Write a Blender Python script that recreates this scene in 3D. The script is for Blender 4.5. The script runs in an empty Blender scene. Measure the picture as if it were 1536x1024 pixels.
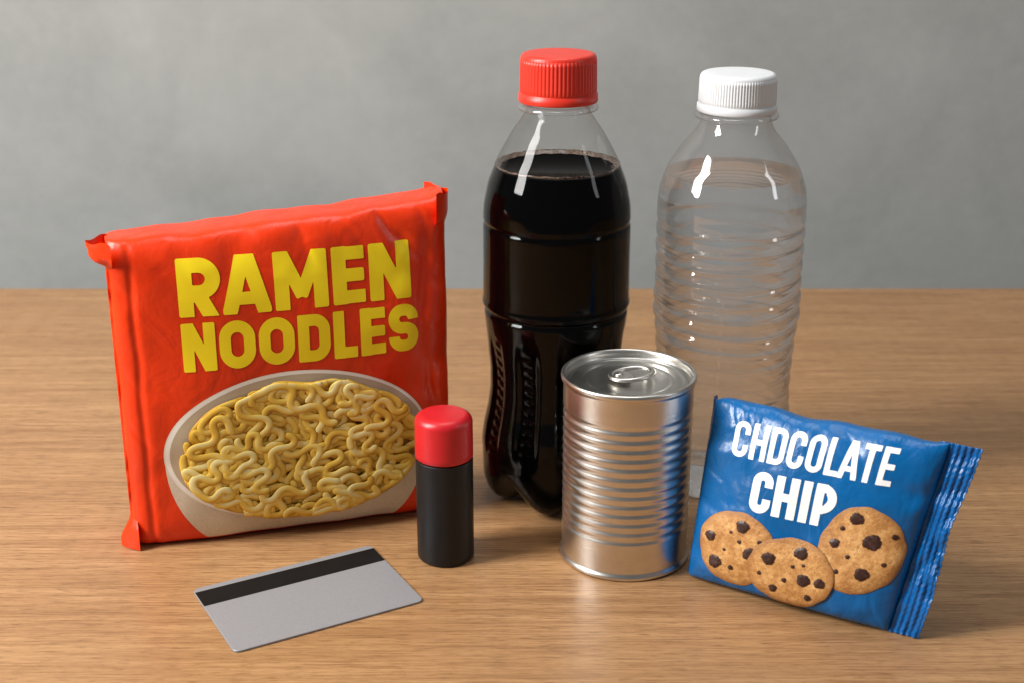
import bpy, bmesh, math, random
import numpy as np
from mathutils import Vector, noise
S=0.01
random.seed(7)
scene=bpy.context.scene
scene.view_settings.view_transform='Standard'
scene.view_settings.look='None'
scene.view_settings.exposure=0
COL=scene.collection

# ---------------------------------------------------------------- materials
class M:
    def __init__(s,name):
        s.m=bpy.data.materials.new(name); s.m.use_nodes=True
        s.nt=s.m.node_tree; s.n=s.nt.nodes; s.l=s.nt.links
        s.b=s.n['Principled BSDF']; s.out=s.n['Material Output']
        s.tc=None
    def coords(s,scale=(1,1,1)):
        if s.tc is None: s.tc=s.n.new('ShaderNodeTexCoord')
        mp=s.n.new('ShaderNodeMapping'); mp.inputs['Scale'].default_value=tuple(100*a for a in scale)
        s.l.new(s.tc.outputs['Object'],mp.inputs['Vector']); return mp.outputs['Vector']
    def noise(s,scale=1,detail=4,rough=.5,vec=(1,1,1),dist=0):
        t=s.n.new('ShaderNodeTexNoise'); t.inputs['Scale'].default_value=scale
        t.inputs['Detail'].default_value=detail; t.inputs['Roughness'].default_value=rough
        t.inputs['Distortion'].default_value=dist
        s.l.new(s.coords(vec),t.inputs['Vector']); return t.outputs['Fac']
    def ramp(s,fac,stops):
        r=s.n.new('ShaderNodeValToRGB'); e=r.color_ramp.elements
        while len(e)<len(stops): e.new(.5)
        for i,(p,c) in enumerate(stops):
            e[i].position=p; e[i].color=(c[0],c[1],c[2],1) if hasattr(c,'__len__') else (c,c,c,1)
        s.l.new(fac,r.inputs['Fac']); return r.outputs['Color']
    def mix(s,fac,a,b,mode='MIX'):
        r=s.n.new('ShaderNodeMix'); r.data_type='RGBA'; r.blend_type=mode
        for idx,v in ((0,fac),(6,a),(7,b)):
            if hasattr(v,'is_linked') or isinstance(v,bpy.types.NodeSocket): s.l.new(v,r.inputs[idx])
            elif idx==0: r.inputs[0].default_value=v
            else: r.inputs[idx].default_value=(v[0],v[1],v[2],1)
        return r.outputs[2]
    def math(s,op,a,b=0.0):
        r=s.n.new('ShaderNodeMath'); r.operation=op
        for i,v in enumerate((a,b)):
            if isinstance(v,bpy.types.NodeSocket): s.l.new(v,r.inputs[i])
            else: r.inputs[i].default_value=v
        return r.outputs[0]
    def attr(s,name):
        a=s.n.new('ShaderNodeAttribute'); a.attribute_name=name; return a.outputs['Fac']
    def set(s,**k):
        for a,v in k.items():
            a={'color':'Base Color','rough':'Roughness','metal':'Metallic','spec':'Specular IOR Level','coat':'Coat Weight','coatr':'Coat Roughness','aniso':'Anisotropic','trans':'Transmission Weight','ior':'IOR'}[a]
            i=s.b.inputs[a]
            if isinstance(v,bpy.types.NodeSocket): s.l.new(v,i)
            elif hasattr(v,'__len__'): i.default_value=(v[0],v[1],v[2],1)
            else: i.default_value=v
        return s
    def bump(s,h,strength=.2,dist=.05):
        b=s.n.new('ShaderNodeBump'); b.inputs['Strength'].default_value=strength; b.inputs['Distance'].default_value=dist*S
        s.l.new(h,b.inputs['Height']); s.l.new(b.outputs['Normal'],s.b.inputs['Normal']); return s

def plain(name,col,rough=.4,var=.06,bump=0.0,bs=6,**k):
    m=M(name); n=m.noise(1.2,5)
    lo=[c*(1-var) for c in col]; hi=[min(1,c*(1+var)) for c in col]
    m.set(color=m.ramp(n,[(.3,lo),(.7,hi)]),rough=rough,**k)
    if bump: m.bump(m.noise(bs,5),bump,.05)
    return m.m

def foil(name,col,rough=.36,bs=.35,cre=.05,spec=.35):
    m=M(name); n=m.noise(.25,4)
    lo=[c*.84 for c in col]; hi=[min(1,c*1.1) for c in col]
    m.set(color=m.ramp(n,[(.3,lo),(.7,hi)]),rough=m.ramp(m.noise(.8,5),[(.3,rough-.07),(.7,rough+.09)]),spec=spec)
    h=m.math('ADD',m.math('MULTIPLY',m.noise(.5,3,.5,(1,1,.8),.8),1.0),m.math('MULTIPLY',m.noise(3,4),.10))
    c=m.math('ABSOLUTE',m.math('SUBTRACT',m.noise(.45,2,.5,(1,1,.6),1.0),.5))
    c=m.math('MINIMUM',m.math('MULTIPLY',c,10.0),1.0)
    h=m.math('ADD',h,m.math('MULTIPLY',c,cre))
    m.bump(h,bs,.35); return m.m

m_red=foil('red_foil',(.80,.040,.003),.33,.30,.03,.45)
m_blue=foil('blue_foil',(.001,.112,.34),.28,.40,.05,.45)
m_bluedk=foil('blue_seal_foil',(.001,.10,.33),.22,.3,.03,.5)
m_yel=plain('yellow_ink',(1.0,.77,.016),.5,.02,spec=.25)
m_wht=plain('white_ink',(.90,.92,.93),.45,.02)
m_redcap=plain('red_cap_plastic',(.72,.034,.016),.38,.04,.1,20)
m_redcap2=plain('red_lid_plastic',(.58,.013,.020),.34,.05,.15,25)
m_black=plain('black_soft_plastic',(.009,.009,.010),.42,.1,.15,30,spec=.32)
m_whitecap=plain('white_cap_plastic',(.75,.77,.79),.4,.02)
# noodles
m=M('noodle_print'); sh=m.attr('shade')
m.set(color=m.mix(m.math('MULTIPLY',m.noise(1.2,2),.2),m.ramp(sh,[(0,(.22,.08,.003)),(.2,(.46,.215,.010)),(.45,(.78,.46,.04)),(.72,(.97,.68,.12)),(1,(1.0,.92,.45))]),(.78,.44,.03)),rough=.42,spec=.4); m_noodle=m.m
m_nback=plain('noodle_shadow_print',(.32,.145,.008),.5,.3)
m=M('bowl_print'); n=m.noise(6,5,.7)
m.set(color=m.mix(m.ramp(m.noise(.18,2),[(.35,0),(.7,1)]),m.ramp(n,[(.3,(.78,.69,.56)),(.7,(.88,.80,.68))]),m.ramp(n,[(.3,(.60,.49,.34)),(.7,(.72,.61,.46))])),rough=.45,spec=.3); m_bowl=m.m
m=M('bowl_rim_print'); e=m.attr('edge')
m.set(color=m.mix(m.math('MULTIPLY',m.noise(6,4),.15),m.ramp(m.math('MULTIPLY',e,-2.6),[(0,(.78,.69,.56)),(.2,(1.0,.97,.89)),(.7,(1.0,.97,.90)),(1,(.80,.71,.57))]),(.88,.82,.70)),rough=.45,spec=.3); m_rim=m.m
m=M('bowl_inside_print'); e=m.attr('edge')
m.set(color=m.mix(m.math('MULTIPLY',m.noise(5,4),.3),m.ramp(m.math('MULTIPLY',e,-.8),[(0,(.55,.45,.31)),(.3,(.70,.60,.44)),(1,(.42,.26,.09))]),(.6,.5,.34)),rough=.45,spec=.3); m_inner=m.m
# cookies
m=M('cookie_print'); e=m.attr('edge'); n=m.noise(1.6,6,.65); n2=m.noise(5,5,.7)
base=m.ramp(n,[(.3,(.40,.17,.042)),(.5,(.62,.31,.098)),(.7,(.82,.49,.19))])
base=m.mix(m.ramp(n2,[(.35,.75),(.5,0)]),base,(.36,.145,.038))
base=m.mix(m.ramp(m.math('MULTIPLY',e,-2.6),[(0,.85),(1,0)]),base,(.34,.135,.033))
m.set(color=base,rough=.5).bump(n2,.5,.12); m_cookie=m.m
m=M('chocolate_print'); e=m.attr('edge')
m.set(color=m.mix(m.ramp(m.noise(4,3),[(.5,0),(.7,.6)]),m.ramp(m.math('MULTIPLY',e,-7),[(0,(.10,.035,.015)),(.5,(.028,.010,.006)),(1,(.04,.016,.011))]),(.11,.05,.04)),rough=.4); m_chip=m.m
# metal
m=M('tin_metal'); 
m.set(color=m.ramp(m.noise(.8,4),[(.3,(.66,.63,.585)),(.7,(.75,.72,.67))]),metal=1.0,rough=m.ramp(m.noise(1.0,6,.6,(.5,.5,14)),[(.3,.27),(.7,.36)])).bump(m.noise(1.5,5,.6,(.4,.4,16)),.06,.05); m_tin=m.m
m=M('tin_lid_metal')
m.set(color=(.58,.57,.54),metal=1.0,rough=m.ramp(m.noise(1,3),[(.3,.28),(.7,.34)])); m_lid=m.m
# card
m=M('card_plastic'); n=m.noise(14,4)
m.set(color=m.ramp(n,[(.3,(.26,.26,.275)),(.7,(.30,.30,.315))]),rough=.40,metal=.15); m_card=m.m
m_stripe=plain('magnetic_stripe',(.008,.008,.0085),.5,.15,spec=.15)
# thin clear plastic
def pet(name,tint,base,milk=0.0,edge=.7):
    m=M(name); m.n.remove(m.b)
    lw=m.n.new('ShaderNodeLayerWeight'); lw.inputs['Blend'].default_value=.5
    f=m.math('POWER',lw.outputs['Facing'],4.0)
    f=m.math('ADD',m.math('MULTIPLY',f,.55),base)
    tr=m.n.new('ShaderNodeBsdfTransparent')
    t2=m.mix(m.math('POWER',lw.outputs['Facing'],3.0),tint,[c*edge for c in tint]); m.l.new(t2,tr.inputs['Color'])
    gl=m.n.new('ShaderNodeBsdfGlossy'); gl.inputs['Roughness'].default_value=.045; gl.inputs['Color'].default_value=(1,1,1,1)
    b=m.n.new('ShaderNodeBump'); b.inputs['Strength'].default_value=.10; b.inputs['Distance'].default_value=.0006
    m.l.new(m.noise(.3,2),b.inputs['Height']); m.l.new(b.outputs['Normal'],gl.inputs['Normal'])
    mx=m.n.new('ShaderNodeMixShader'); m.l.new(f,mx.inputs[0]); m.l.new(tr.outputs[0],mx.inputs[1]); m.l.new(gl.outputs[0],mx.inputs[2])
    last=mx
    if milk:
        df=m.n.new('ShaderNodeBsdfTranslucent'); df.inputs['Color'].default_value=(.9,.92,.93,1)
        dd=m.n.new('ShaderNodeBsdfDiffuse'); dd.inputs['Color'].default_value=(.9,.92,.93,1)
        ad=m.n.new('ShaderNodeMixShader'); m.l.new(df.outputs[0],ad.inputs[1]); m.l.new(dd.outputs[0],ad.inputs[2])
        m2=m.n.new('ShaderNodeMixShader'); m2.inputs[0].default_value=milk
        m.l.new(mx.outputs[0],m2.inputs[1]); m.l.new(ad.outputs[0],m2.inputs[2]); last=m2
    m.l.new(last.outputs[0],m.out.inputs['Surface']); return m.m
m_pet=pet('clear_plastic',(.95,.95,.945),.016,0,.6)
m_pet2=pet('clear_plastic_water',(.98,.985,.99),.10,.085,.55)
m=M('dark_soda'); m.set(color=m.ramp(m.noise(.3,2),[(.3,(.0006,.0006,.0007)),(.7,(.0010,.0009,.0009))]),rough=.12,spec=.005); m_cola=m.m
m=M('soda_foam'); m.set(color=m.ramp(m.noise(9,4),[(.35,(.02,.010,.006)),(.65,(.22,.15,.11))]),rough=.25); m_foam=m.m
m=M('water'); m.n.remove(m.b)
g=m.n.new('ShaderNodeBsdfGlass'); g.inputs['IOR'].default_value=1.31; g.inputs['Roughness'].default_value=0.0
g.inputs['Color'].default_value=(.99,.995,1,1)
tr=m.n.new('ShaderNodeBsdfTransparent'); tr.inputs['Color'].default_value=(.975,.985,1,1)
mx=m.n.new('ShaderNodeMixShader'); mx.inputs[0].default_value=.30
m.l.new(g.outputs[0],mx.inputs[1]); m.l.new(tr.outputs[0],mx.inputs[2])
m.l.new(mx.outputs[0],m.out.inputs['Surface']); m_water=m.m
# wood
m=M('oak_wood')
big=m.noise(1,5,.55,(.018,.22,.2),.6)
mid=m.noise(1,6,.6,(.05,1.5,1),.3)
fine=m.noise(1,5,.7,(.20,9,5),.2)
pore=m.noise(1,3,.6,(.8,26,10))
c=m.ramp(big,[(.28,(.315,.158,.066)),(.5,(.41,.222,.097)),(.72,(.485,.277,.126))])
c=m.mix(.55,c,m.ramp(mid,[(.3,(.26,.125,.050)),(.5,(.41,.224,.098)),(.7,(.55,.318,.152))]))
c=m.mix(m.ramp(fine,[(.38,.75),(.53,0)]),c,(.215,.10,.040))
c=m.mix(m.ramp(pore,[(.37,.85),(.44,0)]),c,(.13,.058,.022))
m.set(color=c,rough=m.ramp(fine,[(.3,.42),(.7,.32)]),spec=.42)
m.bump(m.math('ADD',fine,m.math('MULTIPLY',pore,.6)),.18,.03); m_wood=m.m
# wall
m=M('concrete_wall')
a=m.noise(.045,6,.6,(1,1,1),.6); b2=m.noise(.6,5,.6)
c=m.ramp(a,[(.3,(.295,.308,.298)),(.5,(.352,.364,.354)),(.7,(.41,.42,.408))])
c=m.mix(.2,c,m.ramp(b2,[(.3,(.29,.30,.29)),(.7,(.42,.43,.42))]))
m.set(color=c,rough=.85).bump(b2,.2,.2); m_wall=m.m

# ---------------------------------------------------------------- mesh helpers
def root(name,loc,rot=(0,0,0),label='',cat=''):
    o=bpy.data.objects.new(name,None); COL.objects.link(o); o.empty_display_size=.02
    o.location=[c*S for c in loc]; o.rotation_euler=rot
    o['label']=label; o['category']=cat; return o
def mk(name,verts,faces,mat,parent=None,smooth=True,attr=None,merge=False,label=None):
    me=bpy.data.meshes.new(name)
    me.from_pydata([(v[0]*S,v[1]*S,v[2]*S) for v in verts],[],faces)
    if attr is not None:
        a=me.attributes.new(attr[0],'FLOAT','POINT'); a.data.foreach_set('value',np.array(attr[1],dtype=np.float32))
    if merge:
        bm=bmesh.new(); bm.from_mesh(me); bmesh.ops.remove_doubles(bm,verts=bm.verts,dist=1e-6)
        bmesh.ops.recalc_face_normals(bm,faces=bm.faces); bm.to_mesh(me); bm.free()
    me.materials.append(mat)
    if smooth: me.polygons.foreach_set('use_smooth',[True]*len(me.polygons))
    me.update()
    o=bpy.data.objects.new(name,me); COL.objects.link(o)
    if parent: o.parent=parent
    if label: o['label']=label
    return o
def rows_mesh(R,Z,closed_first=False,closed_last=False):
    nr,ns=R.shape; th=np.linspace(0,2*math.pi,ns,endpoint=False)
    V=[];F=[]
    for i in range(nr):
        for j in range(ns): V.append((R[i,j]*math.cos(th[j]),R[i,j]*math.sin(th[j]),Z[i,j]))
    for i in range(nr-1):
        for j in range(ns):
            k=(j+1)%ns; F.append((i*ns+j,i*ns+k,(i+1)*ns+k,(i+1)*ns+j))
    if closed_first: F.append(tuple(range(ns-1,-1,-1)))
    if closed_last: F.append(tuple((nr-1)*ns+j for j in range(ns)))
    return V,F
def lathe(prof,seg=96,mod=None):
    R=np.array([[p[0]]*seg for p in prof],float); Z=np.array([[p[1]]*seg for p in prof],float)
    if mod:
        th=np.linspace(0,2*math.pi,seg,endpoint=False)
        R,Z=mod(R,Z,th[None,:])
    R=np.maximum(R,1e-4)
    return rows_mesh(R,Z,prof[0][0]<1e-3,prof[-1][0]<1e-3)
def arcp(cx,cz,r,a0,a1,n=6):
    return [(cx+r*math.cos(math.radians(a0+(a1-a0)*i/n)),cz+r*math.sin(math.radians(a0+(a1-a0)*i/n))) for i in range(n+1)]
def densify(prof,step):
    out=[prof[0]]
    for a,b in zip(prof[:-1],prof[1:]):
        n=max(1,int(math.hypot(b[0]-a[0],b[1]-a[1])/step))
        for i in range(1,n+1): out.append((a[0]+(b[0]-a[0])*i/n,a[1]+(b[1]-a[1])*i/n))
    return out

# ---------------------------------------------------------------- decals
def decal(name,sdf,x0,x1,y0,y1,cell,P,h,mat,parent):
    nx=int((x1-x0)/cell)+1; ny=int((y1-y0)/cell)+1
    X,Y=np.meshgrid(x0+np.arange(nx+1)*cell,y0+np.arange(ny+1)*cell)
    F=sdf(X,Y); V=[];FA=[];A=[];D={}
    def vtx(i,j):
        k=(i,j)
        if k not in D:
            f=F[j,i]; hh=h(f) if callable(h) else h
            V.append(P(X[j,i],Y[j,i],hh)); A.append(f); D[k]=len(V)-1
        return D[k]
    def edg(a,b):
        k=(a,b) if a<b else (b,a)
        if k not in D:
            (i,j),(p,q)=k; f0=F[j,i]; f1=F[q,p]; t=f0/(f0-f1)
            x=X[j,i]+(X[q,p]-X[j,i])*t; y=Y[j,i]+(Y[q,p]-Y[j,i])*t
            hh=h(0.0) if callable(h) else h
            V.append(P(x,y,hh)); A.append(0.0); D[k]=len(V)-1
        return D[k]
    neg=F<0
    anyc=neg[:-1,:-1]|neg[1:,:-1]|neg[:-1,1:]|neg[1:,1:]
    for j,i in zip(*np.nonzero(anyc)):
        cs=[(i,j),(i+1,j),(i+1,j+1),(i,j+1)]; poly=[]
        for k in range(4):
            a=cs[k]; b=cs[(k+1)%4]; na=neg[a[1],a[0]]; nb=neg[b[1],b[0]]
            if na: poly.append(vtx(*a))
            if na!=nb: poly.append(edg(a,b))
        if len(poly)>=3: FA.append(tuple(poly))
    return mk(name,V,FA,mat,parent,True,('edge',A))
def sbox(x,y,cx,cy,hx,hy):
    dx=abs(x-cx)-hx; dy=abs(y-cy)-hy
    return np.minimum(np.maximum(dx,dy),0)+np.hypot(np.maximum(dx,0),np.maximum(dy,0))
def rbox(x,y,x0,y0,x1,y1,rl,rr):
    cx=(x0+x1)/2; cy=(y0+y1)/2; r=np.where(x>cx,rr,rl)
    dx=abs(x-cx)-(x1-x0)/2+r; dy=abs(y-cy)-(y1-y0)/2+r
    return np.minimum(np.maximum(dx,dy),0)+np.hypot(np.maximum(dx,0),np.maximum(dy,0))-r
def bar(x,y,p,q,h):
    L=math.hypot(q[0]-p[0],q[1]-p[1]); ux=(q[0]-p[0])/L; uy=(q[1]-p[1])/L
    a=(x-p[0])*ux+(y-p[1])*uy; b=-(x-p[0])*uy+(y-p[1])*ux
    return sbox(a,b,L/2,0,L/2,h)
def letter(ch,x,y,w,h,r):
    k=h-r; mn=np.minimum; mx=np.maximum
    if ch=='O': d=abs(rbox(x,y,h,h,w-h,1-h,w/2-h,w/2-h))-k
    elif ch=='D':
        d=abs(rbox(x,y,h,h,w-h,1-h,0.0,(w/2-h)*1.0))-k
        d=mn(d,bar(x,y,(h,-.2),(h,1.2),k))
    elif ch=='C':
        d=abs(rbox(x,y,h,h,w-h,1-h,w/2-h,w/2-h))-k
        d=mx(d,-(sbox(x,y,w,.5,w*.5-.0,.14)-r))
    elif ch=='S':
        R=min((w/2-h),(.5-h)/2)
        u=abs(rbox(x,y,h,.5,w-h,1-h,R,R))-k; u=mx(u,-(sbox(x,y,w,.5,w*.5,.19)-r*.5))
        l=abs(rbox(x,y,h,h,w-h,.5,R,R))-k; l=mx(l,-(sbox(x,y,0,.5,w*.5,.19)-r*.5))
        d=mn(u,l)
    elif ch in 'RP':
        m0=.42 if ch=='R' else .40
        R=(1-h-m0)/2
        d=mn(bar(x,y,(h,-.2),(h,1.2),k),abs(rbox(x,y,h,m0,w-h*1.02,1-h,0.0,R))-k)
        if ch=='R': d=mn(d,bar(x,y,(w*.45,m0),(w-h*.95,-.15),k))
    elif ch=='A':
        a=(h*.85,-.0); b=(w/2-h*.25,1.0); e=(b[0]+(b[0]-a[0])*.2,1.2); s0=(a[0]-(b[0]-a[0])*.2,-.2)
        d=mn(bar(x,y,s0,e,k),bar(w-x,y,s0,e,k)); d=mn(d,bar(x,y,(w*.25,.27),(w*.75,.27),k*.85))
    elif ch=='M':
        d=mn(bar(x,y,(h,-.2),(h,1.2),k),bar(x,y,(w-h,-.2),(w-h,1.2),k))
        e=bar(x,y,(h*.9,1.05),(w/2,.25),k*.85); f=bar(x,y,(w-h*.9,1.05),(w/2,.25),k*.85); d=mn(d,mn(e,f))
    elif ch=='N':
        d=mn(bar(x,y,(h,-.2),(h,1.2),k),bar(x,y,(w-h,-.2),(w-h,1.2),k)); d=mn(d,bar(x,y,(h*.9,1.05),(w-h*.9,-.05),k*.9))
    elif ch=='E':
        d=bar(x,y,(h,-.2),(h,1.2),k)
        for yy in (h,.5,1-h): d=mn(d,bar(x,y,(h,yy),(w if yy!=.5 else w*.92,yy),k*.9))
    elif ch=='L': d=mn(bar(x,y,(h,-.2),(h,1.2),k),bar(x,y,(h,h),(w,h),k*.95))
    elif ch=='H': d=mn(mn(bar(x,y,(h,-.2),(h,1.2),k),bar(x,y,(w-h,-.2),(w-h,1.2),k)),bar(x,y,(h,.5),(w-h,.5),k))
    elif ch=='T': d=mn(bar(x,y,(w/2,-.2),(w/2,1),k),bar(x,y,(0,1-h),(w,1-h),k*.95))
    elif ch=='I': d=bar(x,y,(w/2,-.2),(w/2,1.2),k)
    d=mx(d,sbox(x,y,w/2,.5,w/2-r,.5-r))
    return d-r
def kern(a,b):
    if b=='A' and a in 'RPLF': return -.07
    if a+b in ('LA','AT','TA'): return -.05
    if a=='A' and b=='M': return -.015
    return 0
def word(txt,W,gap,h,r,x0,y0,length,height,ang=0,grow=0):
    adv=[]; c=0
    for i,ch in enumerate(txt):
        if i: c+=gap+kern(txt[i-1],ch)
        adv.append(c); c+=W[ch]
    tot=c; ca=math.cos(ang); sa=math.sin(ang)
    def f(X,Y):
        dx=X-x0; dy=Y-y0; u=(dx*ca+dy*sa)/length; v=(-dx*sa+dy*ca)/(height*(1+grow*u))
        u=u*tot; d=np.full_like(X,9.)
        for ch,c in zip(txt,adv):
            d=np.minimum(d,letter(ch,u-c,v,W[ch],h,r))
        return d*height
    return f
def ell(cx,cy,rx,ry,wob=0,ph=0):
    def f(X,Y):
        a=np.arctan2((Y-cy)/ry,(X-cx)/rx)
        k=1+wob*(np.sin(3*a+ph)+.7*np.sin(5*a+2*ph)+.5*np.sin(9*a+ph*3)+.4*np.sin(14*a-ph))
        return (np.hypot((X-cx)/rx,(Y-cy)/ry)-k)*min(rx,ry)
    return f

# ---------------------------------------------------------------- setting
def box(x0,x1,y0,y1,z0,z1,bev=0):
    V=[(x,y,z) for z in (z0,z1) for y in (y0,y1) for x in (x0,x1)]
    F=[(0,2,3,1),(4,5,7,6),(0,1,5,4),(2,6,7,3),(0,4,6,2),(1,3,7,5)]
    return V,F
tb=root('table',(0,0,0),label='wide oak table top with fine straight wood grain',cat='table')
V,F=box(-170,170,15,121.4,-3,0); o=mk('table_top',V,F,m_wood,tb,False)
bv=o.modifiers.new('b','BEVEL'); bv.width=.003; bv.segments=3
for (x,y) in ((-160,25),(160,25),(-160,112),(160,112)):
    V,F=box(x-3,x+3,y-3,y+3,-74,-3.05); mk('table_leg',V,F,m_wood,tb,False)
V,F=box(-300,300,150,160,-74,220); w=mk('wall',V,F,m_wall,None,False)
w['label']='plain mottled grey concrete wall behind the table'; w['category']='wall'
V,F=box(-300,300,-150,150,-78,-74.2); fl=mk('floor',V,F,m_wood,None,False); fl['kind']='structure'

# ---------------------------------------------------------------- pillow bags
def g(u,p): 
    u=min(max(u,0.0),1.0); return max(0.0,1-abs(2*u-1)**p)**(1.0/p)
def bag_mesh(W,Hf,P,N1,N2):
    V=[];F=[]
    for side in (-1,1):
        off=len(V)
        for j in range(N2+1):
            tv=.5-.5*math.cos(math.pi*j/N2)
            for i in range(N1+1):
                su=.5-.5*math.cos(math.pi*i/N1); V.append(P(su*W,tv*Hf(su*W),0,side))
        for j in range(N2):
            for i in range(N1):
                a=off+j*(N1+1)+i; q=(a,a+1,a+N1+2,a+N1+1); F.append(q if side<0 else q[::-1])
    return V,F

# ===== ramen packet
RW=18.7
def RH(s): return 18.05+1.15*s/RW+.05*math.sin(s*.9)+.03*math.sin(s*2.3+1)+.35*math.exp(-((s-RW)/1.1)**2)
def rdepth(s,z,side=-1):
    H=RH(s); t=z/H; u=s/RW
    gt=g(t,5.5) if t>.5 else g(t,8)
    e=g(u,5.5)*gt
    d=2.25+.50*math.sin(math.pi*min(max(u,0),1))*math.sin(math.pi*min(max(t,0),1))
    n=noise.noise(Vector((s*.2+5*side,z*.2,1.3)))*.20
    el=math.exp(-s/1.5); er=math.exp(-(RW-s)/1.7); et=math.exp(-(H-z)/1.5); eb=math.exp(-z/1.2)
    n+=noise.noise(Vector((s*.55,z*.5+9*side,4.)))*(.02+.10*max(el,er,et))
    cr=.08*el*math.sin(z*1.1+2*noise.noise(Vector((s*.6,z*.4,3))))+.20*er*math.sin(z*1.1+3*noise.noise(Vector((s*.5,z*.5,8))))
    cr+=.08*et*math.sin(s*1.5+3*noise.noise(Vector((s*.4,z*.6,11))))+.06*eb*math.sin(s*1.7)
    q=(s-15.9)*.75+(z-17.3)*.66; cr-=.22*math.exp(-(q/.4)**2)*math.exp(-((z-17.2)/1.6)**2)
    q=(s-17.1)-.10*(z-14); cr-=.16*math.exp(-(q/.35)**2)*math.exp(-((z-14)/3.5)**2)
    q=(s-17.4)+.12*(z-8); cr-=.12*math.exp(-(q/.3)**2)*math.exp(-((z-8)/3.0)**2)
    q=(s-1.1)+.1*noise.noise(Vector((0,z*.4,77))); cr-=.13*math.exp(-(q/.2)**2)
    edge=1-min(1,min(s,RW-s,H-z)/3.0)
    c1=noise.noise(Vector((s*.35+z*.25,z*.12-s*.1,51.)))
    cr-=.09*edge*math.exp(-(c1/.10)**2)
    return (d+n+cr)*e
def RP(s,z,h=0,side=-1):
    y=side*(rdepth(s,z,side)+h)
    return (s,y,z)
rp=root('noodle_packet',(-22.05,74.2,0.05),(0,0,math.radians(16.3)),'orange-red instant noodle packet standing upright on the table','noodle packet')
V,F=bag_mesh(RW,RH,RP,160,160); mk('wrapper',V,F,m_red,rp,merge=True)
def fin(name,xbase,sgn,H,wf,thf,zf,mat,parent,yb=0,nt=110,nj=8,amp=.12):
    V=[];F=[]
    for side in (-1,1):
        off=len(V)
        for k in range(nt+1):
            t=H*k/nt
            for j in range(nj+1):
                c=j/nj; w=wf(t)*c
                y=side*(thf(t)*(1-c)**.6+.02)+amp*c*(math.sin(t*1.1)+.4*math.sin(t*3.1+1)+.6*noise.noise(Vector((t*1.5,c*2,3))))
                V.append((xbase+sgn*w,y+yb,zf(t,c)))
        for k in range(nt):
            for j in range(nj):
                a=off+k*(nj+1)+j; F.append((a,a+1,a+nj+2,a+nj+1))
    return mk(name,V,F,mat,parent,merge=True)
sm=lambda x:max(0,min(1,x))**2*(3-2*max(0,min(1,x)))
fin('side_seal',.25,-1,18.05,lambda t:.36+.80*sm((t-16.6)/.7)+.10*sm((t-17.5)/.4)+.65*sm((1.9-t)/1.6),
    lambda t:.15+.95*sm((t-16.2)/1.0)+.9*sm((2.2-t)/1.2),
    lambda t,c:t+.12*c*sm((t-16.6)/1.0)+.12*math.sin(c*6)*sm((t-16.6)/.6),m_red,rp,yb=-.9,nt=170,nj=14)
fin('side_seal',RW-.75,1,19.3,lambda t:.70+.36*sm((t-17.2)/1.2)+.25*sm((1.5-t)/1.5),
    lambda t:.12+1.4*sm((t-16.8)/1.4)+.5*sm((1.5-t)/1.2),
    lambda t,c:t+.34*sm((t-17.8)/1.2)*(1-.45*c)+.08*math.sin(c*7)*sm((t-17.6)/1),m_red,rp,yb=-.6,nt=170,nj=14)
WR={'R':.70,'A':.80,'M':.90,'E':.56,'N':.72}
decal('lettering',word('RAMEN',WR,.08,.122,.035,3.5,13.85,12.85,3.25),3.2,16.8,13.4,18,.05,RP,.022,m_yel,rp)
WN={'N':.70,'O':.76,'D':.70,'L':.52,'E':.56,'S':.68}
decal('lettering',word('NOODLES',WN,.075,.122,.035,3.5,10.75,13.2,2.75),3.2,17.0,10.4,14,.05,RP,.022,m_yel,rp)
bx,bz=9.55,5.7
def bowlsdf(X,Y):
    d=ell(bx,5.2,7.5,7.2)(X,Y); d=np.maximum(d,Y-6.0); d=np.maximum(d,.28-Y+.0*X); return d
bp=decal('bowl_picture',bowlsdf,1,18,.1,6.4,.09,RP,.02,m_bowl,rp)
decal('bowl_rim',ell(bx,bz,7.55,4.6),1.5,18,.5,11,.08,RP,.035,m_rim,bp)
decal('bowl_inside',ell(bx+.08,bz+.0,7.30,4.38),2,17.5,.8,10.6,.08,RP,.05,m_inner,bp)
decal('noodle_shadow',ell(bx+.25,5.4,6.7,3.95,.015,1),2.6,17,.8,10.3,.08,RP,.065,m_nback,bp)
V=[];F=[];A=[]
NS=175
random.seed(23)
def inside(x,z):
    return math.hypot((x-bx-.22)/6.75,(z-5.35)/(4.0 if z<5.35 else 4.22+.15*math.sin(x*1.7)))
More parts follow.
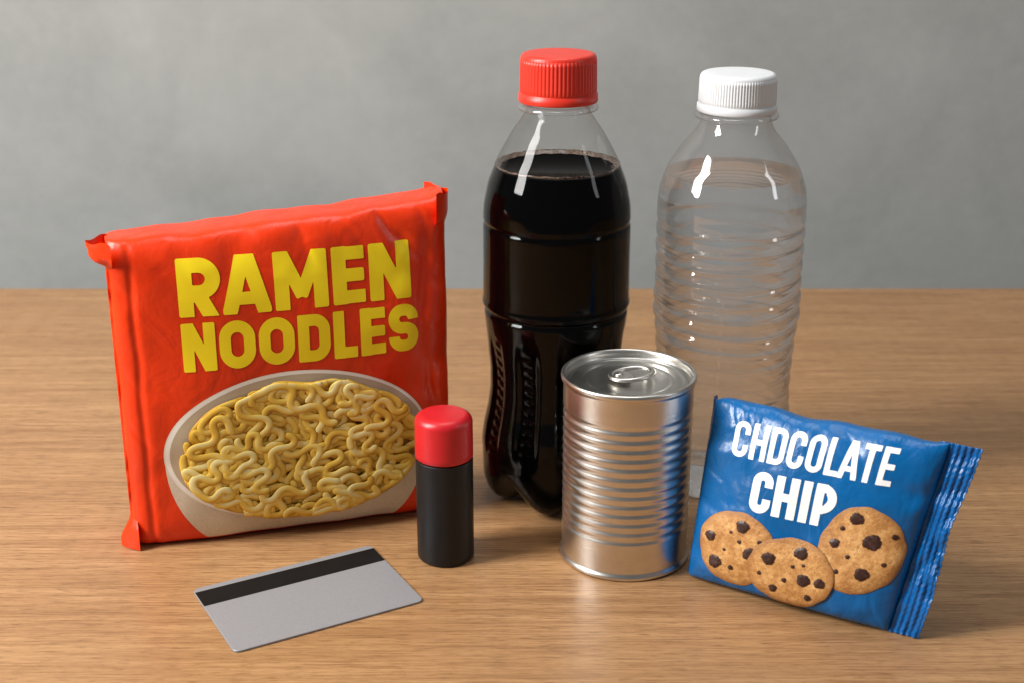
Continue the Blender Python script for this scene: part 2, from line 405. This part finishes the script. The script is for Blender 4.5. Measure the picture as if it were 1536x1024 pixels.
for k in range(NS):
    lay=k/NS
    a=random.random()*2*math.pi; rr=math.sqrt(random.random())*(1.0-.10*lay)
    x=bx+.25+6.4*rr*math.cos(a); z=5.4+3.9*rr*math.sin(a)
    th=random.uniform(0,2*math.pi); L=random.uniform(5.5,11.0); lam=random.uniform(2.5,3.8); amp=random.uniform(1.0,1.7); ph=random.random()*6.28
    bend=random.uniform(-.45,.45); st=.11; n=int(L/st); pts=[]
    for i in range(n):
        s_=i*st; hd=th+bend*s_+amp*math.sin(2*math.pi*s_/lam+ph)
        x+=math.cos(hd)*st; z+=math.sin(hd)*st*.85
        q=inside(x,z)
        if q>1:
            x=bx+.22+(x-bx-.22)/q; z=5.35+(z-5.35)/q
            cr_=math.cos(hd)*(z-5.35)-math.sin(hd)*(x-bx-.22)
            th+=-.22 if cr_>0 else .22
        pts.append((x,z))
    for _ in range(3):
        pts=[pts[0]]+[((pts[i-1][0]+2*pts[i][0]+pts[i+1][0])/4,(pts[i-1][1]+2*pts[i][1]+pts[i+1][1])/4) for i in range(1,n-1)]+[pts[-1]]
    r0=random.uniform(.20,.235); tone=random.uniform(-.08,.10); base=len(V)
    for i,(px,pz) in enumerate(pts):
        a_=pts[max(0,i-1)]; b_=pts[min(n-1,i+1)]; tx=b_[0]-a_[0]; tz=b_[1]-a_[1]; l=math.hypot(tx,tz) or 1; nx_,nz_=-tz/l,tx/l
        endf=min(1,(i+1)/2.5,(n-i)/2.5)
        wv=math.sin(i*.20+ph*2)
        hoff=.08+.42*lay+.010*wv+.004*i/n
        for j in range(9):
            an=math.pi*j/8; c=math.cos(an)*r0*endf; hh=hoff+math.sin(an)*.04*endf
            V.append(RP(px+nx_*c,pz+nz_*c,hh))
            ld=(-nx_*.35+nz_*.8)*math.cos(an)
            sv=math.sin(an)
            A.append(max(0,min(1,-.02+.54*sv**.7+.42*ld*sv**.4+.24*lay+tone+.13*wv)))
    for i in range(n-1):
        for j in range(8):
            a_=base+i*9+j; F.append((a_,a_+1,a_+10,a_+9))
o=mk('noodle_picture',V,F,m_noodle,bp,True,('shade',A)); o['kind']='stuff'

# ===== cookie packet
CW=11.7; CH=10.15
def CHf(s): return CH+.05*math.sin(s*1.1)+.05*math.sin(s*2.1+1)-.15*math.exp(-((s-5.5)/2.5)**2)-.35*math.exp(-s/.5)
def cdepth(s,z,side=-1):
    H=CHf(s); t=z/H; u=s/CW; e=g(u,2.8)*g(t,3.0)
    er=math.exp(-(CW-s)/1.4); el=math.exp(-s/1.3); et=math.exp(-(H-z)/1.0)
    n=noise.noise(Vector((s*.3+5*side,z*.3,21.3)))*.18+noise.noise(Vector((s*.8,z*.7+9*side,24.)))*(.02+.09*max(er,el,et))
    cr=.20*er*math.sin(z*2.3+3*noise.noise(Vector((s*.6,z*.4,31))))+.18*el*math.sin(z*2.1+3*noise.noise(Vector((s*.5,z*.5,38))))
    cr+=.13*et*math.sin(s*1.6+3*noise.noise(Vector((s*.4,z*.6,41))))
    edge=1-min(1,min(s,CW-s,H-z,z+1)/2.2)
    c1=noise.noise(Vector((s*.35+z*.25,z*.2-s*.1,81.)))
    cr-=.10*edge*math.exp(-(c1/.07)**2)
    return (1.5+n+cr)*e
def wx(s,z): return s*(.955+.125*z/CH)
def CP(s,z,h=0,side=-1):
    return (wx(s,z),side*(cdepth(s,z,side)+h),z)
cp=root('cookie_packet',(9.8,69.5,0.12),(math.radians(-15),0,math.radians(-31)),'blue chocolate chip cookie packet leaning back on the table','cookie packet')
V,F=bag_mesh(CW,CHf,CP,140,130); mk('wrapper',V,F,m_blue,cp,merge=True)
V=[];F=[];nt=210;nj=34
for k in range(nt+1):
    t=-.05+(CH+.1)*k/nt
    zig=.07*abs(((t/.36)%1)*2-1)
    for j in range(nj+1):
        c=j/nj; x=wx(CW-.45,t)+(1.92+zig+.10*math.sin(t*.8))*c
        y=.055*math.sin(c*2*math.pi*6.5)*(1 if c>.08 else 0)*(1+.6*noise.noise(Vector((t*1.3,c*6,70))))+.10*math.sin(t*1.5+c*2)*c+.22*noise.noise(Vector((t*1.1,c*3,50)))*(c+.3)-.25*c*math.sin(t*.35)
        V.append((x,y,t))
for k in range(nt):
    for j in range(nj):
        a=k*(nj+1)+j; F.append((a,a+1,a+nj+2,a+nj+1))
o=mk('end_seal',V,F,m_bluedk,cp); sd=o.modifiers.new('s','SOLIDIFY'); sd.thickness=.0004; sd.offset=0
V=[];F=[];nt=120;nj=12
for k in range(nt+1):
    t=.05+(CH-.3)*k/nt
    for j in range(nj+1):
        c=j/nj; x=.12-.42*math.sin(c*1.6)-.12*sm((t-9.3)/1.2)*c; y=.02+1.0*c*c+.04*math.sin(c*31)+.10*noise.noise(Vector((t*1.2,c*2,60)))*c
        V.append((x,y,t+.1*c))
for k in range(nt):
    for j in range(nj):
        a=k*(nj+1)+j; F.append((a,a+1,a+nj+2,a+nj+1))
o=mk('end_seal',V,F,m_bluedk,cp); sd=o.modifiers.new('s','SOLIDIFY'); sd.thickness=.0004; sd.offset=0
WC={'C':.47,'H':.48,'D':.47,'O':.47,'L':.37,'A':.52,'T':.43,'E':.38}
decal('lettering',word('CHDCOLATE',WC,.07,.078,.02,1.65,7.3,8.2,1.9,math.radians(1.6),.06),1.2,10.6,6.9,9.9,.03,CP,.022,m_wht,cp)
WC={'C':.50,'H':.54,'I':.24,'P':.50}
decal('lettering',word('CHIP',WC,.06,.100,.02,3.2,4.65,4.45,2.2,math.radians(1.2),.03),2.8,8.0,4.3,7.3,.03,CP,.022,m_wht,cp)
def cookie(cx,cy,rx,ry,h0,ph,chips):
    def sd(X,Y): return np.maximum(ell(cx,cy,rx,ry,.014,ph)(X,Y),.12-Y)
    c=decal('cookie_picture',sd,cx-rx-.4,cx+rx+.4,max(.1,cy-ry-.4),cy+ry+.4,.06,CP,lambda f:h0+.06*min(1,max(0,-f/.45))**.5,m_cookie,cp)
    fs=[ell(cx+a*rx/2.2,cy+b,r*1.0,r*.9,.06,i*1.7+ph) for i,(a,b,r) in enumerate(chips)]
    def cs(X,Y):
        d=fs[0](X,Y)
        for f in fs[1:]: d=np.minimum(d,f(X,Y))
        return np.maximum(d,.3-Y)
    o=decal('chocolate_chip_picture',cs,cx-rx,cx+rx,max(.15,cy-ry),cy+ry,.035,CP,lambda f:h0+.075+.04*min(1,max(0,-f/.15)),m_chip,c); o['kind']='stuff'
cookie(2.9,2.45,2.25,2.05,.025,.4,[(.25,1.3,.38),(-.35,.85,.10),(.9,-.1,.42),(-1.5,.35,.32),(-1.05,-1.0,.40),(-.1,-1.1,.16),(.2,.45,.13),(-.6,-.2,.1),(1.3,.7,.14)])
cookie(9.35,3.95,2.12,2.35,.03,2.1,[(-.55,1.65,.36),(.5,.6,.46),(-1.35,.15,.27),(.45,-1.15,.38),(-1.15,1.0,.14),(1.4,-.4,.14),(-.5,-.4,.13),(1.5,1.1,.17),(-.9,-1.3,.15)])
cookie(6.15,1.95,2.4,1.88,.13,3.9,[(.35,1.2,.38),(-1.15,.5,.38),(.75,-.2,.38),(1.55,-.15,.3),(-.2,-.45,.15),(-.7,-1.05,.24),(1.1,-1.1,.2),(-1.5,-.4,.13),(.1,.4,.12),(.6,.6,.1)])

# ---------------------------------------------------------------- bottles
def smooth_profile(pts,n,z0,z1,k):
    z=np.linspace(z0,z1,n); p=sorted((b,a) for a,b in pts)
    r=np.interp(z,[q[0] for q in p],[q[1] for q in p])
    ker=np.hanning(k); ker/=ker.sum(); pad=k//2
    rp_=np.concatenate([r[0]+(r[0]-r[1:pad+1][::-1]),r,r[-1]+(r[-1]-r[-pad-1:-1][::-1])])
    return z,np.convolve(rp_,ker,'same')[pad:-pad]
FOOT=[(0,1.15),(.9,1.05),(1.7,.7),(2.3,.22),(2.75,.02),(3.2,.05),(3.75,.35),(4.2,1.0),(4.4,1.8),(4.42,2.8)]
VALL=[(0,1.15),(.9,1.18),(1.7,1.22),(2.3,1.3),(2.8,1.42),(3.25,1.6),(3.7,1.9),(4.05,2.2),(4.28,2.5),(4.42,2.8)]
def res(pts,n):
    t=np.linspace(0,len(pts)-1,n); a=np.array(pts,float)
    x=np.interp(t,range(len(pts)),a[:,0]); y=np.interp(t,range(len(pts)),a[:,1])
    return x,y
cola_pts=[(4.42,2.8),(4.42,4.0),(4.25,5.1),(4.00,6.2),(3.84,7.4),(3.84,8.8),(4.02,10.3),(4.20,11.5),(4.32,12.8),(4.30,15),(4.30,17.6),(4.26,18.5),(4.00,19.8),(3.44,21.2),(2.68,22.6),(2.12,23.4),(1.78,23.9),(1.72,24.3)]
def cola_rows(inset,top,seg=240):
    th=np.linspace(0,2*math.pi,seg,endpoint=False)+.25
    w=(.5+.5*np.cos(5*th))**.55
    fx,fz=res(FOOT,26); vx,vz=res(VALL,26)
    R=[];Z=[]
    for i in range(26):
        R.append(vx[i]+(fx[i]-vx[i])*w); Z.append(vz[i]+(fz[i]-vz[i])*w)
    z,r=smooth_profile(cola_pts,300,2.8,24.3,17)
    r=r+(4.42-r[0])*np.exp(-(z-2.8)/.5)
    r=r-.09*np.exp(-((z-17.5)/.13)**2)-.14*np.exp(-((z-12.3)/.14)**2)+.06*np.exp(-((z-12.7)/.2)**2)
    for zi,ri in zip(z[1:],r[1:]):
        if zi>top: break
        win=math.exp(-((zi-7.2)/3.4)**6)
        c10=np.cos(10*th); fl=.14*np.tanh(3*c10)/1.0*win
        bead=.05*np.maximum(0,np.cos(10*th+math.pi))**6*math.cos(zi*2*math.pi/.62)*win
        lobe=-.16*np.maximum(0,-np.cos(5*th))**2*math.exp(-((zi-2.8)/1.3)**2)
        R.append(ri+fl*.7+bead+lobe*(1-math.exp(-((zi-2.8)/.25)**2))); Z.append(np.full_like(th,zi))
    R=np.array(R)-inset; Z=np.array(Z)
    Z[:26]+=inset*.6
    return np.maximum(R,1e-3),Z
def cap(name,r,z0,z1,mat,parent,seg=240,band=.45,knurl=.03,nk=60):
    b=.28
    prof=[(r*.80,z0),(r*1.02,z0),(r*1.035,z0+.06),(r*1.03,z0+band),(r*.985,z0+band+.05),(r*.985,z0+band+.09),(r*1.0,z0+band+.14)]
    prof+=[(r*1.0-(.04*q/8),z0+band+.14+(z1-b-z0-band-.14)*q/8) for q in range(1,9)]
    prof+=arcp(r-.04-b,z1-b,b,0,90,8)+[(r*.6,z1+.01),(r*.3,z1+.015),(0,z1+.015)]
    def mod(R,Z,th):
        wz=np.clip((Z-(z0+band+.1))/.1,0,1)*np.clip((z1-b*.75-Z)/.15,0,1)
        return R+knurl*wz*(np.abs(np.cos(nk*th/2))*1.6-1.0),Z
    V,F=lathe(prof,seg*2,mod); return mk(name,V,F,mat,parent)
cb=root('soda_bottle',(2.6,79.9,0),(0,0,math.radians(-11)),'clear plastic bottle of dark cola with red screw cap','bottle')
R,Z=cola_rows(0,99); V,F=rows_mesh(R,Z); mk('bottle_body',V,F,m_pet,cb)
LZ=20.75
R,Z=cola_rows(.05,LZ); 
R=np.vstack([R,R[-1]-.12]); Z=np.vstack([Z,Z[-1]-.05])
V,F=rows_mesh(R,Z,False,True); mk('soda',V,F,m_cola,cb)
rl=float(R[-2].mean())
V,F=lathe([(rl-.34,LZ-.06),(rl-.2,LZ+.02),(rl-.06,LZ+.08),(rl+.0,LZ+.13),(rl-.03,LZ+.02)],96,lambda R,Z,th:(R+.03*np.sin(17*th)*(R<rl-.1),Z+.02*np.sin(23*th))); mk('foam_ring',V,F,m_foam,cb)
V,F=lathe([(1.72,23.9),(2.24,23.98),(2.3,24.08),(2.27,24.2),(1.75,24.26)],96); mk('neck_ring',V,F,m_pet2,cb)
V,F=lathe([(1.72,24.2),(1.74,26.6)],64); mk('neck',V,F,m_pet,cb)
cap('screw_cap',2.17,24.42,27.1,m_redcap,cb)

wb=root('water_bottle',(13.05,82.2,0),(0,0,0),'clear ribbed plastic water bottle with white screw cap','bottle')
wpts=[(4.0,.9),(4.2,2.0),(4.2,5.0),(4.12,6.4),(4.16,8.5),(4.26,10.0),(4.42,11.2),(4.42,12),(4.38,13.2),(4.40,16.0),(4.40,18.0),(4.28,19.0),(3.85,20.2),(3.0,21.5),(2.3,22.3),(2.05,22.8),(2.0,23.3)]
def water_rows(inset,top,seg=160):
    th=np.linspace(0,2*math.pi,seg,endpoint=False)
    z,r=smooth_profile(wpts,420,.9,23.3,19)
    r=r+(4.0-r[0])*np.exp(-(z-.9)/.3)
    R=[];Z=[]
    for x,zz in [(0,.55),(1.2,.5),(2.2,.3),(2.9,.05),(3.3,.0),(3.7,.12),(3.92,.45)]:
        R.append(np.full_like(th,x)); Z.append(np.full_like(th,zz))
    for zi,ri in zip(z,r):
        if zi>top: break
        win=1/(1+math.exp(-(zi-2)/.3))*1/(1+math.exp((zi-17.4)/.15))
        w2=1+.7*math.exp(-((zi-10.8)/.8)**2)
        ph=2*math.pi*zi/1.02+.35*np.sin(th*2+zi*.4)+.25*np.sin(th*3+1.+zi*.35)
        am=.044*(1+.3*np.sin(th*2+zi*1.7))
        c_=np.cos(ph); rid=am*w2*(c_-.3*np.cos(2*ph))
        R.append(ri+rid*win-.02*win); Z.append(np.full_like(th,zi))
    return np.maximum(np.array(R)-inset,1e-3),np.array(Z)
R,Z=water_rows(0,99); V,F=rows_mesh(R,Z); mk('bottle_body',V,F,m_pet2,wb)
R,Z=water_rows(.05,19.75); Z=Z.copy(); Z[:7]+=.05
R=np.vstack([R,R[-1]+.02,R[-1]-.15]); Z=np.vstack([Z,Z[-1]+.07,Z[-1]-.0])
V,F=rows_mesh(R,Z,True,True); mk('water',V,F,m_water,wb)
V,F=lathe([(2.0,23.0),(2.42,23.1),(2.47,23.2),(2.42,23.32),(2.0,23.36)],96); mk('neck_ring',V,F,m_pet2,wb)
V,F=lathe([(2.0,23.3),(1.95,25.0)],64); mk('neck',V,F,m_pet2,wb)
cap('screw_cap',2.24,23.45,25.65,m_whitecap,wb,knurl=.028,nk=84,band=.4)

# ---------------------------------------------------------------- can
cn=root('tin_can',(6.4,72.5,0),(0,0,math.radians(20)),'unlabelled ribbed silver tin can with ring-pull lid','can')
prof=[(3.2,.22),(3.38,.18),(3.45,.02),(3.58,.0),(3.68,.06),(3.70,.18),(3.66,.28),(3.58,.36),(3.56,.45)]
z=.5
while z<10.5:
    win=1/(1+math.exp(-(z-2.1)/.05))*1/(1+math.exp((z-9.2)/.05))
    ph=(z-2.1)/.546*2*math.pi
    r=3.57-.035*(1-math.cos(ph))*win
    prof.append((r,z)); z+=.035
T=.17
prof+=[(3.57,10.38+T),(3.62,10.44+T),(3.70,10.50+T),(3.72,10.62+T),(3.70,10.74+T),(3.64,10.80+T),(3.55,10.80+T),(3.49,10.74+T),(3.46,10.6+T)]
V,F=lathe(prof,128); mk('can_body',V,F,m_tin,cn)
prof=[(3.46,10.62+T),(3.43,10.40+T),(3.38,10.33+T),(3.30,10.31+T),(3.22,10.36+T),(3.12,10.40+T),(3.02,10.37+T),(2.95,10.34+T),(2.55,10.34+T),(2.47,10.37+T),(2.38,10.37+T),(2.3,10.34+T),(1.2,10.34+T),(0,10.34+T)]
V,F=lathe(densify(prof,.12),128); lid=mk('lid',V,F,m_lid,cn)
def tube(path,r,seg=10,flat=1.0):
    n=len(path);V=[];F=[]
    for i in range(n):
        a=path[(i-1)%n]; b=path[(i+1)%n]; tx,ty=b[0]-a[0],b[1]-a[1]; l=math.hypot(tx,ty); nx,ny=-ty/l,tx/l
        for j in range(seg):
            an=2*math.pi*j/seg; c=math.cos(an)*r; V.append((path[i][0]+nx*c,path[i][1]+ny*c,path[i][2]+math.sin(an)*r*flat))
    for i in range(n):
        for j in range(seg):
            F.append((i*seg+j,((i+1)%n)*seg+j,((i+1)%n)*seg+(j+1)%seg,i*seg+(j+1)%seg))
    return V,F
path=[]
for i in range(64):
    a=2*math.pi*i/64; path.append((.18+1.18*math.cos(a),.84*math.sin(a),10.66+T+.06*math.cos(a)))
V,F=tube(path,.18,12,.7)
tab=mk('pull_ring',V,F,m_tin,lid)
V,F=lathe([(.0,10.70),(.50,10.70),(.60,10.67),(.64,10.60),(.60,10.52),(0,10.52)],40); V=[(v[0]-.48,v[1]*1.1,v[2]+T) for v in V]; mk('tab_plate',V,F,m_tin,tab)
V,F=lathe([(.22,10.4),(.22,10.75),(.16,10.80),(0,10.81)],32); V=[(v[0]-.60,v[1],v[2]+T) for v in V]; mk('rivet',V,F,m_tin,tab)

# ---------------------------------------------------------------- small black bottle with red lid
sb=root('small_bottle',(-3.76,71.95,0),(0,0,0),'small matte black cylindrical bottle with rounded red cap','bottle')
prof=[(0,.05),(1.2,.05),(1.35,0)]+arcp(1.38,.22,.22,-90,0,6)+[(1.60,.6),(1.60,3),(1.60,6.0)]+arcp(1.55,6.1,.05,0,90,4)+[(1.3,6.16),(1.28,6.5)]
V,F=lathe(densify(prof,.3),96); mk('bottle_body',V,F,m_black,sb)
prof=[(1.3,6.22),(1.56,6.22),(1.61,6.27),(1.61,7.0),(1.60,8.2)]+arcp(1.12,8.27,.48,0,90,12)+[(.8,8.77),(.4,8.79),(0,8.79)]
V,F=lathe(densify(prof,.2),96); mk('cap',V,F,m_redcap2,sb)

# ---------------------------------------------------------------- card
cd=root('plastic_card',(-11.02,67.3,0.02),(0,0,math.radians(28.9)),'grey plastic card with black magnetic stripe lying flat','card')
def rrect(hx,hy,r,n=8):
    p=[]
    for cx,cy,a0 in ((hx-r,hy-r,0),(-hx+r,hy-r,90),(-hx+r,-hy+r,180),(hx-r,-hy+r,270)):
        for i in range(n+1):
            a=math.radians(a0+90*i/n); p.append((cx+r*math.cos(a),cy+r*math.sin(a)))
    return p
rr=rrect(5.26,3.55,.36); n=len(rr)
V=[(x,y,0) for x,y in rr]+[(x,y,.08) for x,y in rr]+[(x*.996,y*.995,.10) for x,y in rr]
F=[tuple(range(n-1,-1,-1)),tuple(range(2*n,3*n))]
for k in range(2):
    for i in range(n): F.append((k*n+i,k*n+(i+1)%n,(k+1)*n+(i+1)%n,(k+1)*n+i))
mk('card_body',V,F,m_card,cd,False)
V=[(-5.235,1.5,.105),(5.235,1.5,.105),(5.235,3.12,.105),(-5.235,3.12,.105)]
mk('magnetic_stripe',V,[(0,1,2,3)],m_stripe,cd,False)

# ---------------------------------------------------------------- light
def area(name,loc,tgt,sx,sy,e,col):
    l=bpy.data.lights.new(name,'AREA'); l.shape='RECTANGLE'; l.size=sx*S; l.size_y=sy*S; l.energy=e; l.color=col
    o=bpy.data.objects.new(name,l); COL.objects.link(o); o.location=[c*S for c in loc]
    o.rotation_euler=(Vector(tgt)-Vector(loc)).to_track_quat('-Z','Y').to_euler(); return o
area('window_lamp',(-105,40,90),(0,80,8),38,85,35,(1,.98,.95))
area('ceiling_lamp',(10,105,150),(0,110,0),120,50,7.5,(1,.99,.97))
area('side_lamp',(115,30,75),(0,78,10),14,70,1.6,(.97,.98,1))
world=bpy.data.worlds.new('World'); scene.world=world; world.use_nodes=True
bg=world.node_tree.nodes['Background']; bg.inputs[0].default_value=(.96,.98,1,1); bg.inputs[1].default_value=.12

cam=bpy.data.cameras.new('Camera'); co=bpy.data.objects.new('Camera',cam); COL.objects.link(co)
co.location=(0,0,.391); co.rotation_euler=(math.radians(70),0,0)
cam.lens=50; cam.sensor_width=36; cam.clip_start=.01; cam.clip_end=50
cam.dof.use_dof=True; cam.dof.focus_distance=.80; cam.dof.aperture_fstop=10
scene.camera=co
